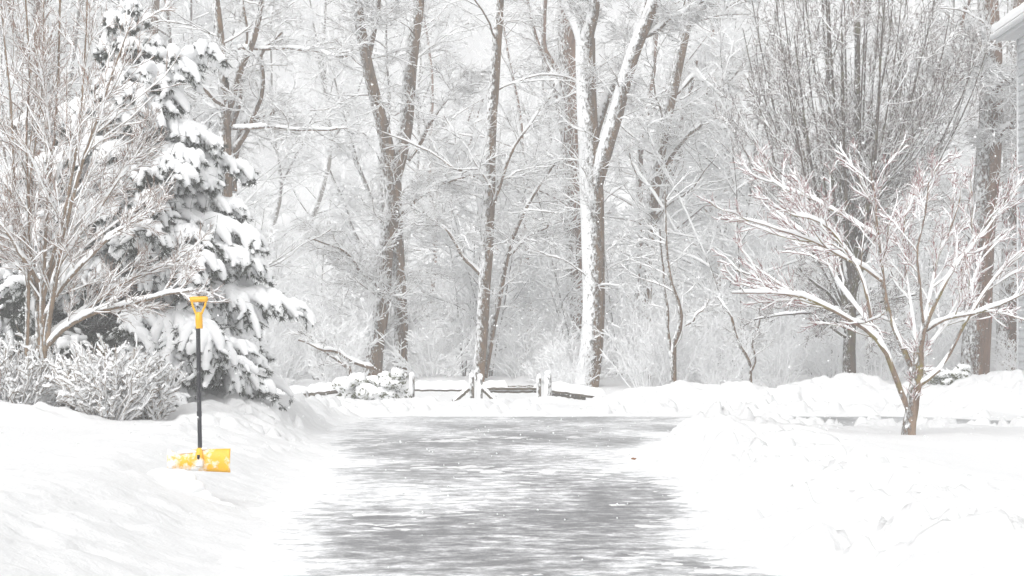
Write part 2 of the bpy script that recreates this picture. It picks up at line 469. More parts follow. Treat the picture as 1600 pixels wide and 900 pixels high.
# spreading woodland tree, twigs to fill the air
SP_WOOD = [
    dict(n=17, t0=.2, t1=.98, ang=(.6, 1.4), L=(.38, .9, 3.9), rr=.010, S=10, bend=-.01, jit=.16, flat=.55, up=.15, rmin=.009),
    dict(n=8, t0=.1, t1=1., ang=(.35, 1.1), L=(.6, .4, 2.3), rr=.0075, S=8, bend=.0, jit=.14, flat=.75, up=.05, rmin=.0055),
    dict(n=6, t0=.1, t1=1., ang=(.35, 1.0), L=(.6, .25, 1.1), rr=.007, S=5, bend=.0, jit=.14, rmin=.004),
]

R_ = lambda s: np.random.default_rng(s)
def mk(limbs, Y, rng, S=14, jit=.035): return [limb(l, Y, S, rng, jit) for l in limbs]

# --- forked double trunk tree left of the gate
rng = R_(11)
wood_tree('bare_tree', 'large bare tree with two leaning trunks forking into a V, left of the gate', mk([
    [(579, 604, 34), (588, 530, 30), (600, 450, 26), (609, 370, 26), (614, 300, 28), (612, 262, 28)],
    [(624, 604, 26, .4), (625, 520, 23, .4), (623, 420, 21, .3), (616, 320, 22, .1), (612, 262, 22)],
    [(612, 275, 26), (600, 215, 22, -.3), (588, 160, 20, -.5), (570, 80, 18, -.8), (556, 0, 16, -1.0), (545, -90, 12, -1.2)],
    [(614, 280, 26), (630, 215, 24, .3), (638, 150, 22, .5), (646, 70, 21, .8), (655, 0, 20, 1), (660, -90, 16, 1.2)],
    [(574, 90, 11, -.8), (585, 40, 9, -1), (600, -20, 7, -1.4)],
    [(637, 250, 9, .3), (665, 205, 8, .2), (700, 150, 5, 0), (725, 110, 3, 0)],
    [(625, 335, 9, 0), (655, 300, 8, -.5), (690, 285, 7, -1), (740, 272, 4, -1.4)],
    [(604, 460, 7), (560, 420, 6, -.5), (530, 385, 5, -1), (480, 372, 3, -1.3)],
], 50, rng), rng, SP_WOOD, M_BARK, snow=(.028, .3))
# --- slim tree at the middle of the gate
rng = R_(12)
wood_tree('bare_tree', 'slim bare tree with patchy snow on its bark behind the middle of the gate', mk([
    [(747, 604, 20), (752, 520, 20), (758, 450, 20), (762, 370, 21), (765, 250, 19), (772, 140, 18), (778, 60, 16), (783, -70, 12)],
    [(756, 590, 12, .2), (770, 500, 11, .3), (785, 430, 10, .4), (797, 380, 8, .3), (830, 310, 6, 0), (870, 250, 4, -.4)],
    [(790, 400, 6, .3), (815, 375, 5, .2), (860, 350, 4, 0)],
    [(765, 330, 7), (790, 265, 6, -.5), (812, 210, 5, -.8), (860, 150, 3, -1)],
    [(752, 430, 7), (715, 390, 6, -.4), (690, 350, 4, -.8), (660, 330, 3, -1)],
], 49, rng), rng, [dict(SP_WOOD[0], n=10), SP_WOOD[1], SP_WOOD[2]], M_BARKW, snow=(.026, .3))
# --- big white-plastered tree right of the gate
rng = R_(13)
wood_tree('bare_tree', 'thick tree with snow plastered trunk right of the gate, one long limb leaning right', mk([
    [(916, 606, 40), (924, 520, 36), (928, 440, 36), (924, 360, 38), (922, 290, 40), (916, 200, 33), (914, 120, 32), (913, 60, 32)],
    [(922, 310, 28), (942, 240, 26, -.2), (962, 170, 24, -.4), (980, 110, 23, -.6), (1002, 50, 22, -.8), (1024, -10, 20, -1), (1050, -90, 16, -1.2)],
    [(912, 72, 24), (898, 30, 20, .3), (885, -10, 18, .6), (870, -80, 14, .8)],
    [(914, 72, 24), (924, 30, 20, -.2), (928, -20, 18, -.3), (935, -90, 14, -.4)],
    [(928, 220, 14, .3), (948, 150, 15, .8), (968, 110, 14, 1), (990, 70, 12, 1.2), (1008, 20, 10, 1.4), (1018, -50, 7, 1.5)],
    [(1008, 55, 11, -.8), (1035, 40, 9, -.9), (1065, 22, 8, -1.1), (1100, 0, 6, -1.2)],
], 48, rng), rng, [dict(SP_WOOD[0], n=16, L=(.25, .5, 2.6)), SP_WOOD[1], SP_WOOD[2]], M_BARKH, snow=(.028, .3))
# --- red brown trunk behind it
rng = R_(14)
wood_tree('bare_tree', 'red brown trunk standing just behind the thick snow plastered tree', mk([
    [(904, 600, 34), (902, 480, 30), (899, 360, 30), (893, 240, 32), (890, 120, 32), (884, 0, 28), (880, -100, 22)],
    [(886, 150, 9), (868, 105, 8), (852, 80, 8), (850, 20, 7), (856, -50, 5)],
    [(886, 230, 10), (868, 150, 8, .5), (842, 70, 6, 1), (820, 0, 5, 1)],
], 56, rng), rng, [dict(SP_WOOD[0], n=10), SP_WOOD[1], SP_WOOD[2]], M_BARKR)
# --- curving tree further right
rng = R_(15)
wood_tree('bare_tree', 'curved snow-flecked trunk between the thick plastered tree and the upright ornamental tree', mk([
    [(1008, 604, 22), (1006, 500, 20), (1010, 400, 20), (1018, 300, 20), (1032, 230, 19), (1048, 150, 18), (1062, 80, 18), (1078, 0, 17), (1092, -90, 13)],
    [(1018, 305, 12), (1035, 265, 10), (1058, 225, 8, -.4), (1095, 190, 6, -.8)],
    [(1050, 150, 9), (1085, 110, 8), (1110, 145, 7), (1135, 130, 6), (1170, 90, 4)],
    [(1076, 20, 9), (1110, 5, 8), (1140, 10, 7), (1170, -5, 5)],
], 54, rng), rng, [dict(SP_WOOD[0], n=15), SP_WOOD[1], SP_WOOD[2]], M_BARK)
# --- tree behind the spruce
rng = R_(16)
wood_tree('bare_tree', 'forked bare tree rising behind the right side of the snow laden spruce', mk([
    [(352, 610, 30), (350, 500, 27), (352, 400, 25), (353, 300, 24), (352, 180, 20), (350, 130, 17), (343, 60, 13), (334, 0, 11), (325, -80, 8)],
    [(352, 185, 13), (372, 110, 12, -.4), (392, 60, 11, -.6), (405, 20, 10, -.8), (418, -50, 8, -1)],
    [(360, 200, 11), (374, 150, 9, .4), (382, 100, 8, .6), (384, 40, 6, .8), (372, -30, 5, 1)],
    [(362, 235, 11, .2), (385, 205, 9), (410, 150, 8, -.2), (408, 75, 6, -.2), (440, 50, 4, -.2)],
    [(365, 300, 12, .3), (372, 215, 11, .3), (378, 195, 11, .2), (400, 186, 11, 0), (428, 174, 9, 0)],
    [(350, 170, 8), (330, 150, 6, -.5), (300, 125, 5, -.8), (288, 105, 4, -1)],
    [(365, 200, 7), (420, 198, 5, -.6), (480, 200, 4, -1), (530, 200, 3, -1)],
    [(372, 75, 6, -.4), (420, 70, 5, -.5), (480, 80, 4, -.6), (540, 85, 3, -.7)],
], 46, rng), rng, [dict(SP_WOOD[0], n=10), SP_WOOD[1], SP_WOOD[2]], M_BARKW, snow=(.028, .3))
# --- two rough trunks by the house
rng = R_(17)
wood_tree('bare_tree', 'stout brown oak trunk rising between the young maple and the house', mk([
    [(1522, 612, 46), (1528, 520, 44), (1534, 420, 42), (1540, 300, 40), (1544, 200, 38), (1548, 100, 36), (1545, 0, 32), (1542, -90, 26)],
    [(1534, 125, 16), (1524, 98, 14, -.4), (1510, 92, 13, -.8), (1498, 110, 10, -1), (1488, 100, 7, -1.2)],
    [(1545, 130, 12), (1525, 118, 10, -1), (1500, 122, 9, -1.5), (1480, 112, 7, -1.8)],
    [(1545, 140, 12), (1565, 125, 10, -.5), (1580, 125, 9, -1)],
    [(1548, 250, 15), (1570, 200, 13, -.4), (1585, 195, 12, -.6)],
    [(1515, -10, 8, -.4), (1500, 60, 6, -.6), (1530, 70, 5, -.6)],
], 46, rng), rng, [dict(SP_WOOD[0], n=16, L=(.3, .6, 2.2)), SP_WOOD[1], SP_WOOD[2]], M_BARKR, snow=(.03, .3))
rng = R_(18)
wood_tree('bare_tree', 'brown trunk half hidden behind the house corner', mk([
    [(1572, 612, 34), (1574, 480, 32), (1580, 340, 30), (1584, 200, 30), (1586, 80, 28), (1590, -80, 24)],
    [(1580, 240, 12), (1560, 180, 10), (1550, 120, 8)],
], 50, rng), rng, [dict(SP_WOOD[0], n=14, L=(.3, .6, 2.0)), SP_WOOD[1], SP_WOOD[2]], M_BARKR, snow=(.028, .3))
# --- thin trunk left of the spruce top
rng = R_(19)
wood_tree('bare_tree', 'pale distant trunk seen between the spruce top and the forked tree', mk([
    [(236, 600, 22), (236, 400, 20), (236, 200, 18), (238, 90, 17), (244, 0, 15), (250, -80, 12)],
    [(238, 120, 8), (215, 90, 6), (190, 70, 5)],
], 58, rng), rng, [dict(SP_WOOD[0], n=16), SP_WOOD[1], SP_WOOD[2]], M_BARK)
rng = R_(20)
wood_tree('bare_tree', 'thin dark trunk rising behind the fine red twigs at the far left', mk([
    [(58, 600, 20), (60, 400, 18), (56, 200, 17), (60, 90, 17), (60, -80, 14)],
    [(58, 120, 9), (25, 60, 8), (8, -20, 7)],
], 56, rng), rng, [dict(SP_WOOD[0], n=16), SP_WOOD[1], SP_WOOD[2]], M_BARKR)

# --- thin saplings behind the banks
rng = R_(21)
SP_SAP = [dict(n=9, t0=.2, t1=1., ang=(.5, 1.2), L=(.35, .3, 1.3), rr=.009, S=6, bend=.0, jit=.16, flat=.7, up=.1, rmin=.007),
          dict(n=6, t0=.15, t1=1., ang=(.4, 1.1), L=(.5, .2, .7), rr=.009, S=4, jit=.16, rmin=.005),
          dict(n=4, t0=.1, t1=1., ang=(.4, 1.0), L=(.55, .1, .35), rr=.009, S=3, jit=.16, rmin=.004)]
wood_tree('sapling', 'small dark crooked sapling with a kinked stem behind the right end of the fence', mk([
    [(1052, 612, 11), (1050, 560, 10), (1048, 542, 9), (1062, 522, 9), (1070, 508, 8), (1064, 480, 7), (1052, 455, 6), (1042, 420, 5), (1036, 370, 4), (1040, 300, 3)],
    [(1070, 508, 5), (1082, 497, 4, -.2), (1094, 488, 3, -.3), (1110, 470, 2, -.4)],
    [(1049, 560, 6, .2), (1046, 500, 5, .3), (1040, 440, 4, .4), (1030, 360, 3, .5)],
], 45, rng), rng, SP_SAP, M_BARK)
rng = R_(22)
wood_tree('sapling', 'thin double-stemmed sapling behind the bank left of the upright ornamental tree', mk([
    [(1174, 612, 6), (1172, 575, 5), (1160, 540, 4.5), (1140, 500, 4), (1120, 465, 3)],
    [(1173, 580, 5), (1178, 550, 4), (1183, 520, 3.5), (1188, 470, 3)],
], 43, rng), rng, SP_SAP, M_BARK)
rng = R_(23)
wood_tree('sapling', 'pale low bush-like sapling with a bent stem left of the leaning double trunk', mk([
    [(548, 604, 9), (546, 575, 8), (530, 560, 7), (505, 548, 6), (485, 525, 4), (470, 515, 3)],
    [(582, 575, 8, .4), (560, 566, 7, .2), (530, 552, 6), (500, 540, 5, -.4), (470, 530, 3, -.6)],
], 46, rng), rng, SP_SAP, M_BARK)

# --- young maple in front on the right
rng = R_(30)
mp = [
    [(1420, 690, 24), (1421, 660, 20), (1426, 632, 21), (1432, 600, 19), (1434, 570, 17), (1436, 550, 16)],
    [(1420, 642, 13), (1412, 622, 13), (1398, 590, 13, -.1), (1390, 560, 13, -.2), (1376, 536, 13, -.25), (1363, 522, 12, -.3), (1324, 494, 9, -.6), (1263, 464, 7, -.9), (1205, 458, 4, -1.2), (1140, 457, 1.6, -1.5)],
    [(1366, 524, 10, -.3), (1347, 489, 9, 0), (1319, 456, 8, .3), (1297, 417, 7, .5), (1274, 383, 5, .7), (1240, 350, 3, .9), (1200, 322, 1.5, 1)],
    [(1363, 520, 9, -.3), (1358, 467, 8, -.5), (1347, 433, 7, -.6), (1319, 385, 6, -.8), (1290, 350, 5, -1), (1220, 322, 3, -1.2)],
    [(1429, 590, 13), (1416, 556, 12, .1), (1397, 517, 11, .2), (1384, 467, 10, .3), (1378, 422, 9, .3), (1374, 367, 7, .3), (1366, 310, 5, .2), (1360, 268, 3, .2)],
    [(1377, 439, 7, .3), (1347, 413, 7, 0), (1291, 385, 6, -.3), (1235, 364, 4, -.6), (1190, 350, 3, -.7), (1155, 340, 1.5, -.8)],
    [(1374, 372, 6, .3), (1325, 341, 6, .5), (1269, 311, 5, .7), (1220, 294, 3, .9), (1185, 264, 1.5, 1)],
    [(1436, 560, 13), (1444, 511, 11, -.2), (1463, 472, 9, -.3), (1485, 422, 8, -.4), (1524, 386, 6, -.5), (1556, 340, 4, -.6), (1580, 290, 3, -.7)],
    [(1438, 550, 9), (1446, 500, 8, .2), (1455, 450, 7, .4), (1463, 400, 6, .5), (1485, 361, 5, .6), (1500, 300, 3, .6)],
    [(1434, 604, 9), (1452, 594, 9, -.2), (1474, 576, 9, -.3), (1494, 538, 8, -.3), (1508, 500, 7, -.3), (1547, 441, 6, -.4), (1597, 394, 4, -.6), (1650, 350, 3, -.8)],
    [(1441, 520, 7), (1470, 498, 7, -.4), (1515, 492, 6, -.7), (1563, 478, 5, -1), (1612, 452, 4, -1.2), (1660, 440, 3, -1.3)],
    [(1436, 556, 8), (1424, 500, 7, .4), (1420, 440, 6, .6), (1410, 380, 5, .8), (1415, 310, 3, 1)],
    [(1444, 511, 7, .1), (1440, 450, 6, 0), (1434, 390, 5, -.2), (1446, 330, 4, -.3), (1452, 280, 3, -.4)],
    [(1432, 575, 8), (1452, 540, 7, .5), (1485, 500, 6, .9), (1520, 440, 5, 1.2), (1540, 380, 3, 1.4)],
]
for l_ in mp[1:]:
    for i_, p_ in enumerate(l_): l_[i_] = (p_[0], p_[1], p_[2] * .70) + tuple(p_[3:])
wood_tree('maple_tree', 'young spreading maple with pinkish twigs standing in the right snowbank', mk(mp, 24.5, rng, 14, .012), rng, [
    dict(n=10, t0=.3, t1=1., ang=(.35, .85), L=(.48, .35, 1.15), rr=.009, S=7, bend=.045, jit=.13, flat=.9, up=.22, rmin=.0055),
    dict(n=7, t0=.1, t1=1., ang=(.3, .75), L=(.5, .18, .6), rr=.010, S=5, bend=.045, jit=.13, up=.12, rmin=.004),
    dict(n=3.6, t0=.1, t1=1., ang=(.35, .8), L=(.5, .08, .28), rr=.01, S=3, bend=.02, jit=.12, rmin=.0035),
], M_MAPLE, M_TWIGR, snow=(.022, .62), cover=.6)

# --- dense upright ornamental pear behind the maple
rng = R_(31)
px0 = [[(1327, 600, 22), (1327, 560, 20), (1328, 520, 19), (1330, 480, 17), (1333, 440, 14), (1335, 380, 12), (1338, 250, 10), (1340, 100, 9), (1342, -60, 7)]]
for i in range(44):
    a = (i + .5) / 44 * 2 - 1
    a = math.copysign(abs(a) ** .9, a)
    sx = 1328 + rng.uniform(-4, 4); sy = rng.uniform(330, 505)
    ex = 1335 + a * 205 + rng.uniform(-15, 15); ey = rng.uniform(-120, 60) + abs(a) ** 2 * 190
    mx_ = sx + (ex - sx) * rng.uniform(.5, .66); my = sy + (ey - sy) * rng.uniform(.36, .44)
    dy = rng.uniform(-2.4, 2.4)
    w = rng.uniform(4, 7.5) * (1 - .35 * abs(a))
    px0.append([(sx, sy, w), (mx_, my, w * .8, dy * .6), (sx + (ex - sx) * .85, sy + (ey - sy) * .72, w * .55, dy * .9), (ex, ey, w * .3, dy)])
for (ex, ey) in ((1180, 500), (1225, 470), (1275, 525), (1400, 505), (1390, 540), (1250, 420), (1150, 420), (1430, 460), (1280, 500)):
    px0.append([(1327, rng.uniform(490, 530), 6), (1327 + (ex - 1327) * .4, 500 + (ey - 500) * .3 - 15, 5, rng.uniform(-1, 1)), (ex, ey, 2.5, rng.uniform(-2, 2))])
wood_tree('ornamental_pear', 'dense upright ornamental tree with many dark twigs on top of the far snowbank', mk(px0, 43, rng, 12, .02), rng, [
    dict(n=13, t0=.12, t1=1., ang=(.25, .8), L=(.3, .5, 1.7), rr=.007, S=6, bend=.07, jit=.13, up=.1, rmin=.008),
    dict(n=9, t0=.1, t1=1., ang=(.35, 1.), L=(.4, .2, .6), rr=.009, S=4, bend=.05, jit=.15, rmin=.0055),
    dict(n=4.2, t0=.1, t1=1., ang=(.4, 1.1), L=(.4, .08, .26), rr=.01, S=3, jit=.15, rmin=.0045),
], M_PEAR, M_PEARTWIG, snow=(.017, .2), cover=.5)

# --- many stemmed bare tree on the left
rng = R_(32)
lp = [
    [(40, 560, 9), (42, 480, 9), (44, 400, 8), (44, 300, 8), (40, 200, 6), (44, 90, 5), (36, -50, 4)],
    [(62, 560, 14), (60, 500, 13), (54, 420, 11, .2), (30, 330, 9, .4), (-20, 220, 7, .6), (-60, 120, 5, .7)],
    [(68, 560, 15), (66, 500, 14), (68, 430, 11), (72, 330, 9), (85, 220, 7), (90, 100, 6), (95, -40, 4)],
    [(70, 548, 13), (76, 500, 12), (88, 420, 10, -.3), (108, 330, 9, -.5), (135, 230, 7, -.8), (170, 120, 4, -1), (195, 40, 3, -1.1)],
    [(74, 540, 12), (100, 512, 12, -.2), (150, 486, 11, -.4), (205, 478, 9, -.6), (255, 462, 6, -.8), (300, 455, 3, -1)],
    [(74, 532, 11), (96, 505, 10, .2), (130, 485, 9, .4), (180, 450, 8, .4), (230, 425, 5, .4), (285, 405, 3, .4)],
    [(66, 500, 10), (92, 450, 9), (140, 400, 8, -.5), (190, 360, 6, -.8), (240, 330, 4, -1)],
    [(66, 470, 10), (86, 400, 9), (120, 345, 8, .5), (165, 300, 6, .8), (215, 245, 4, 1)],
    [(58, 470, 9), (40, 430, 8), (10, 390, 7), (-40, 360, 5)],
    [(60, 440, 9), (20, 380, 8, -.5), (-30, 300, 6, -.8)],
    [(66, 450, 9), (100, 330, 8, -.3), (120, 230, 6, -.3), (130, 120, 5, -.3), (135, 0, 4, -.3), (138, -60, 3)],
    [(48, 430, 8), (28, 330, 7), (18, 220, 6), (12, 100, 5), (-4, -40, 4)],
    [(44, 300, 6), (60, 200, 5), (66, 90, 4), (72, -40, 3)],
    [(88, 420, 8, -.3), (150, 330, 7, -.2), (200, 260, 5, 0), (240, 190, 3, 0)],
]
for l_ in lp:
    for i_, p_ in enumerate(l_): l_[i_] = (p_[0], p_[1], p_[2] * .78) + tuple(p_[3:])
wood_tree('multistem_tree', 'many stemmed bare tree with fine ascending tan twigs in front of the spruce', mk(lp, 24.5, rng, 14, .015), rng, [
    dict(n=17, t0=.15, t1=1., ang=(.3, .75), L=(.4, .4, 1.6), rr=.006, S=7, bend=.05, jit=.10, up=.1, rmin=.0055),
    dict(n=8, t0=.1, t1=1., ang=(.3, .75), L=(.42, .2, .75), rr=.0065, S=5, bend=.05, jit=.10, up=.06, rmin=.004),
    dict(n=4.2, t0=.1, t1=1., ang=(.3, .8), L=(.45, .1, .34), rr=.007, S=3, bend=.03, jit=.1, rmin=.0032),
], M_TAN, M_TANTWIG, snow=(.019, .6), cover=.6)

# --- conifers
def blades(acc, pos, d, rng, ln, wd):
    n = len(pos)
    side = norm(np.cross(d, rng.normal(0, 1, (n, 3)))) * wd
    L = (ln * rng.uniform(.6, 1.3, n))[:, None]
    V = np.stack([pos - side, pos + side, pos + d * L], 1)
    acc.add(V, None, np.arange(n * 3).reshape(-1, 3))
def conifer(name, label, base, axis_pts, prof, nb, rng, dens=1., pad=1., low=0., arms=()):
    t = thing(name, label, 'tree', base)
    ax = resample(axis_pts, 16); A = Acc()
    A.tubes(ax[None, :, :3], ax[None, :, 3], 9); 
    zz = rng.beta(1.0, 1.25, nb); zz.sort()
    f = zz * 15 * .985 + .05; i = np.minimum(f.astype(int), 14); w = (f - i)[:, None]
    pos = ax[i, :3] * (1 - w) + ax[i + 1, :3] * w
    az = np.arange(nb) * 2.39996 + rng.normal(0, .3, nb)
    h = (pos[:, 2] - ax[0, 2]) / (ax[-1, 2] - ax[0, 2])
    L = np.interp(h, prof[0], prof[1]) * rng.uniform(.72, 1.12, nb)
    el = np.interp(h, [0, .4, .8, 1], [.05, .3, .5, 1.1]) + rng.normal(0, .12, nb)
    d = np.stack([np.cos(az) * np.cos(el), np.sin(az) * np.cos(el), np.sin(el)], -1)
    S = 9; P = np.empty((nb, S, 3)); P[:, 0] = pos; st = (L / (S - 1))[:, None]
    for k in range(1, S):
        P[:, k] = P[:, k - 1] + d * st
        d = d + rng.normal(0, .05, (nb, 3)); d[:, 2] -= .06 + .10 * (k / S); d = norm(d)
    if len(arms): P = np.concatenate([P, np.stack([resample(a, S) for a in arms])]); L = np.r_[L, [2.0] * len(arms)]; nb = len(P)
    R = np.maximum((.012 + .010 * L)[:, None] * np.linspace(1, .35, S), .006)
    A.tubes(P, R, 5)
    P[..., 2] = np.maximum(P[..., 2], base[2] + .22 + .1 * rng.random((nb, 1)))
    P1, R1 = grow(P, R, rng, L * 17 * dens, .18, 1., (.6, 1.1), (.46, .2, .85), .012, 7, bend=-.27, jit=.08, flat=.35, rmin=.005)
    P1[..., 2] = np.maximum(P1[..., 2], base[2] + .06 + .12 * rng.random((len(P1), 1)))
    P2, R2 = grow(P1, R1, rng, 3.5, .2, 1., (.5, 1.), (.5, .1, .35), .012, 4, bend=-.2, jit=.1, flat=.6, rmin=.004)
    Pd, Rd = grow(P, R, rng, 9 * L + 4, .02, .65, (.6, 1.4), (.5, .15, .6), .008, 4, bend=-.05, jit=.2, rmin=.004)
    A.build('trunk', M_CONBARK, t, base)
    A = Acc(); A.tubes(P1, R1, 4); A.tubes(Pd, Rd, 3)
    A.build('twigs', M_CONBARK, t, base)
    A = Acc()
    for Q, n in ((P1, 70), (P2, 34), (P[:, 3:], 60)):
        N, S_, _ = Q.shape; n = int(n * dens)
        k = rng.random((N, n)) * (S_ - 1.001); i = k.astype(int); w = (k - i)[..., None]
        r = np.arange(N)[:, None]
        pp = Q[r, i] * (1 - w) + Q[r, i + 1] * w; T = norm(Q[r, i + 1] - Q[r, i])
        dd = norm(T * .7 + rng.normal(0, .55, T.shape) + np.array([0, 0, -.35]))
        blades(A, pp.reshape(-1, 3), dd.reshape(-1, 3), rng, .075, .007)
    A.build('needles', M_NEEDLE, t, base)
    # thick draped snow
    A = Acc()
    def pads(Q, rmax, sub, S2=10):
        s = rng.random(len(Q)) < sub; Q = Q[s]
        if not len(Q): return
        N, S_, _ = Q.shape
        k = np.linspace(0, S_ - 1.001, S2); i = k.astype(int); w = (k - i)[None, :, None]
        C = Q[:, i] * (1 - w) + Q[:, i + 1] * w
        ln = np.linalg.norm(np.diff(C, axis=1), axis=2).sum(1)
        tt = np.linspace(0, 1, S2)
        prof_ = np.clip(np.sin(pi * (.12 + .84 * tt)), .05, 1) ** .45
        r = np.minimum(rmax, .04 + ln * .13)[:, None] * prof_ * rng.uniform(.75, 1.2, (N, S2))
        C = C.copy(); C[..., 2] += r * .55 + .01
        A.tubes(C, r, 7)
    lo = lambda Q: Q[((Q[:, 0, 2] > base[2] + low) & ~((Q[:, -1, 0] < base[0] - .1) & (Q[:, 0, 2] < base[2] + 1.9))) | (rng.random(len(Q)) < .14)]
    pads(lo(P1), .086 * pad, .9); pads(lo(P)[:, 2:], .12 * pad, .97, 12); pads(lo(P2), .04 * pad, .5, 6)
    pads(ax[None, -4:, :3], .07, 1)
    caps(A, *[q_[Pd[:, 0, 2] > base[2] + low] for q_ in (Pd, Rd)], rng, .012, .3, 3, .4)
    A.build('snow_cover', M_CAP, t, base)
    return t
rng = R_(40)
sb = np.array([-5.45, 28.3, .3])
conifer('spruce_tree', 'tall snow laden spruce with drooping dark green branches behind the yellow shovel', sb,
    [(*sb, .11), (*W(212, 400, 28.3), .08), (*W(205, 250, 28.3), .055), (*W(198, 120, 28.3), .035), (*W(190, 2, 28.3), .012)],
    ([0, .12, .22, .35, .5, .66, .78, .9, 1], [1.75, 2.0, 2.1, 1.8, 1.65, 1.3, .62, .42, .10]), 135, rng,
    arms=[[W(204, 230, 28.3), W(235, 140, 28.2), W(265, 108, 28.1), W(290, 90, 28.), W(318, 80, 27.9)]])
rng = R_(41)
b2 = np.array([-7.3, 29.6, .2])
conifer('spruce_tree', 'lower dark spruce behind the bare stems at the left edge', b2,
    [(*b2, .10), (b2[0], b2[1], 2.0, .06), (b2[0] + .1, b2[1], 3.7, .012)],
    ([0, .2, .5, .8, 1], [2.3, 2.3, 1.5, .6, .1]), 85, rng, 1.1, low=2.1)
rng = R_(42)
b3 = np.array([-4.75, 31.0, .5])
conifer('spruce_tree', 'short bushy snow laden evergreen at the foot of the tall spruce, nearest the fence', b3,
    [(*b3, .07), (b3[0], b3[1], 1.2, .05), (b3[0] + .05, b3[1], 2.25, .012)],
    ([0, .2, .5, .8, 1], [.6, .9, .85, .5, .1]), 46, rng, 1., .95)

# --- shrubs
def shrub(name, label, base, H, Rr, ns, rng, mb=M_SHRUB, snow=(.03, .5), group=None, spec2=(5, 4), cat='shrub', cover=.8, lean=.9):
    a = rng.uniform(0, 6.28, ns); rad = np.sqrt(rng.random(ns)) * Rr
    S = 6; P = np.empty((ns, S, 3)); tt = np.linspace(0, 1, S)
    h = H * np.sqrt(np.clip(1 - .55 * (rad / Rr) ** 2, 0, 1)) * rng.uniform(.5, 1.12, ns)
    for k, u in enumerate(tt):
        s = .22 + (1 - .22) * u ** lean
        P[:, k] = np.stack([np.cos(a) * rad * s, np.sin(a) * rad * s, -.15 + (h + .15) * u], -1) + rng.normal(0, .015, (ns, 3)) * (k > 0)
    P += np.asarray(base)
    R = np.linspace(.010, .004, S)[None] * rng.uniform(.7, 1.3, ns)[:, None]
    P1, R1 = grow(P, R, rng, spec2[0], .2, 1., (.35, .9), (.4, .1, .45), .012, 4, bend=.05, jit=.14, rmin=.004)
    P2, R2 = grow(P1, R1, rng, spec2[1], .1, 1., (.4, 1.), (.5, .06, .22), .012, 3, jit=.14, rmin=.003)
    t = thing(name, label, cat, base, group)
    A = Acc(); A.tubes(P, R, 5); A.tubes(P1, R1, 4); A.build('stems', mb, t, base)
    A = Acc(); A.tubes(P2, R2, 3); A.build('twigs', mb, t, base)
    A = Acc(); caps(A, P, R, rng, snow[0], snow[1], 4); caps(A, P1, R1, rng, snow[0], snow[1], 5, cover); caps(A, P2, R2, rng, snow[0] * .9, snow[1], 4, cover)
    A.build('snow_cover', M_CAP, t, base)
    return t
rng = R_(50)
def on(px, Y, dz=0):
    x = (px - 800) / F * Y; return (x, Y, th(x, Y) + dz)
shrub('shrub', 'tan stemmed snowy shrub at the left edge of the picture', on(20, 24.8), 1.0, .85, 170, rng, snow=(.045, .6))
shrub('shrub', 'round snowy shrub with bare tan stems between the left shrub and the spruce', on(165, 24.0), .9, .66, 150, rng, snow=(.045, .6))
shrub('shrub', 'low snow buried shrub under the spruce branches left of the shovel', on(232, 24.6), .8, .42, 80, rng, M_SHRUB, snow=(.045, .6))

# --- evergreen shrubs buried in snow by the fence
def mound(name, label, base, blobs, rng, nl=900):
    t = thing(name, label, 'shrub', base)
    A = Acc(); B = Acc()
    for (x, y, z, rx, rz) in blobs:
        c = np.asarray(base) + (x, y, z)
        A.blob(c + (0, 0, rz * .35), (rx, rx, rz), rng, lump=.3)
        n = nl; d = norm(rng.normal(0, 1, (n, 3))); d[:, 2] = np.abs(d[:, 2]) * -1 + .45
        p = c + d * np.array([rx, rx, rz]) * rng.uniform(.7, 1.12, (n, 1))
        blades(B, p, norm(d + rng.normal(0, .6, (n, 3))), rng, .07, .02)
    A.build('snow_cover', M_CAP, t, base); B.build('leaves', M_LEAF, t, base)
    return t
rng = R_(51)
def lumps(n, w, h, rr): return [(rng.uniform(-w, w), rng.uniform(-.25, .25), h * rng.random() * (1 - .4 * rng.random()), rr * rng.uniform(.7, 1.3), rr * rng.uniform(.45, .8)) for _ in range(n)]
mound('evergreen_shrub', 'snow buried evergreen shrub in front of the left fence rail', on(572, 41.4), lumps(24, .55, .5, .18), rng, 120)
mound('evergreen_shrub', 'tall snow capped evergreen shrub against the left gate post', on(616, 41.5), lumps(18, .28, .62, .15), rng, 120)
mound('evergreen_shrub', 'small snow buried evergreen by the bank behind the maple trunk', on(1480, 40.4, -.02), lumps(16, .4, .35, .15), rng, 110)

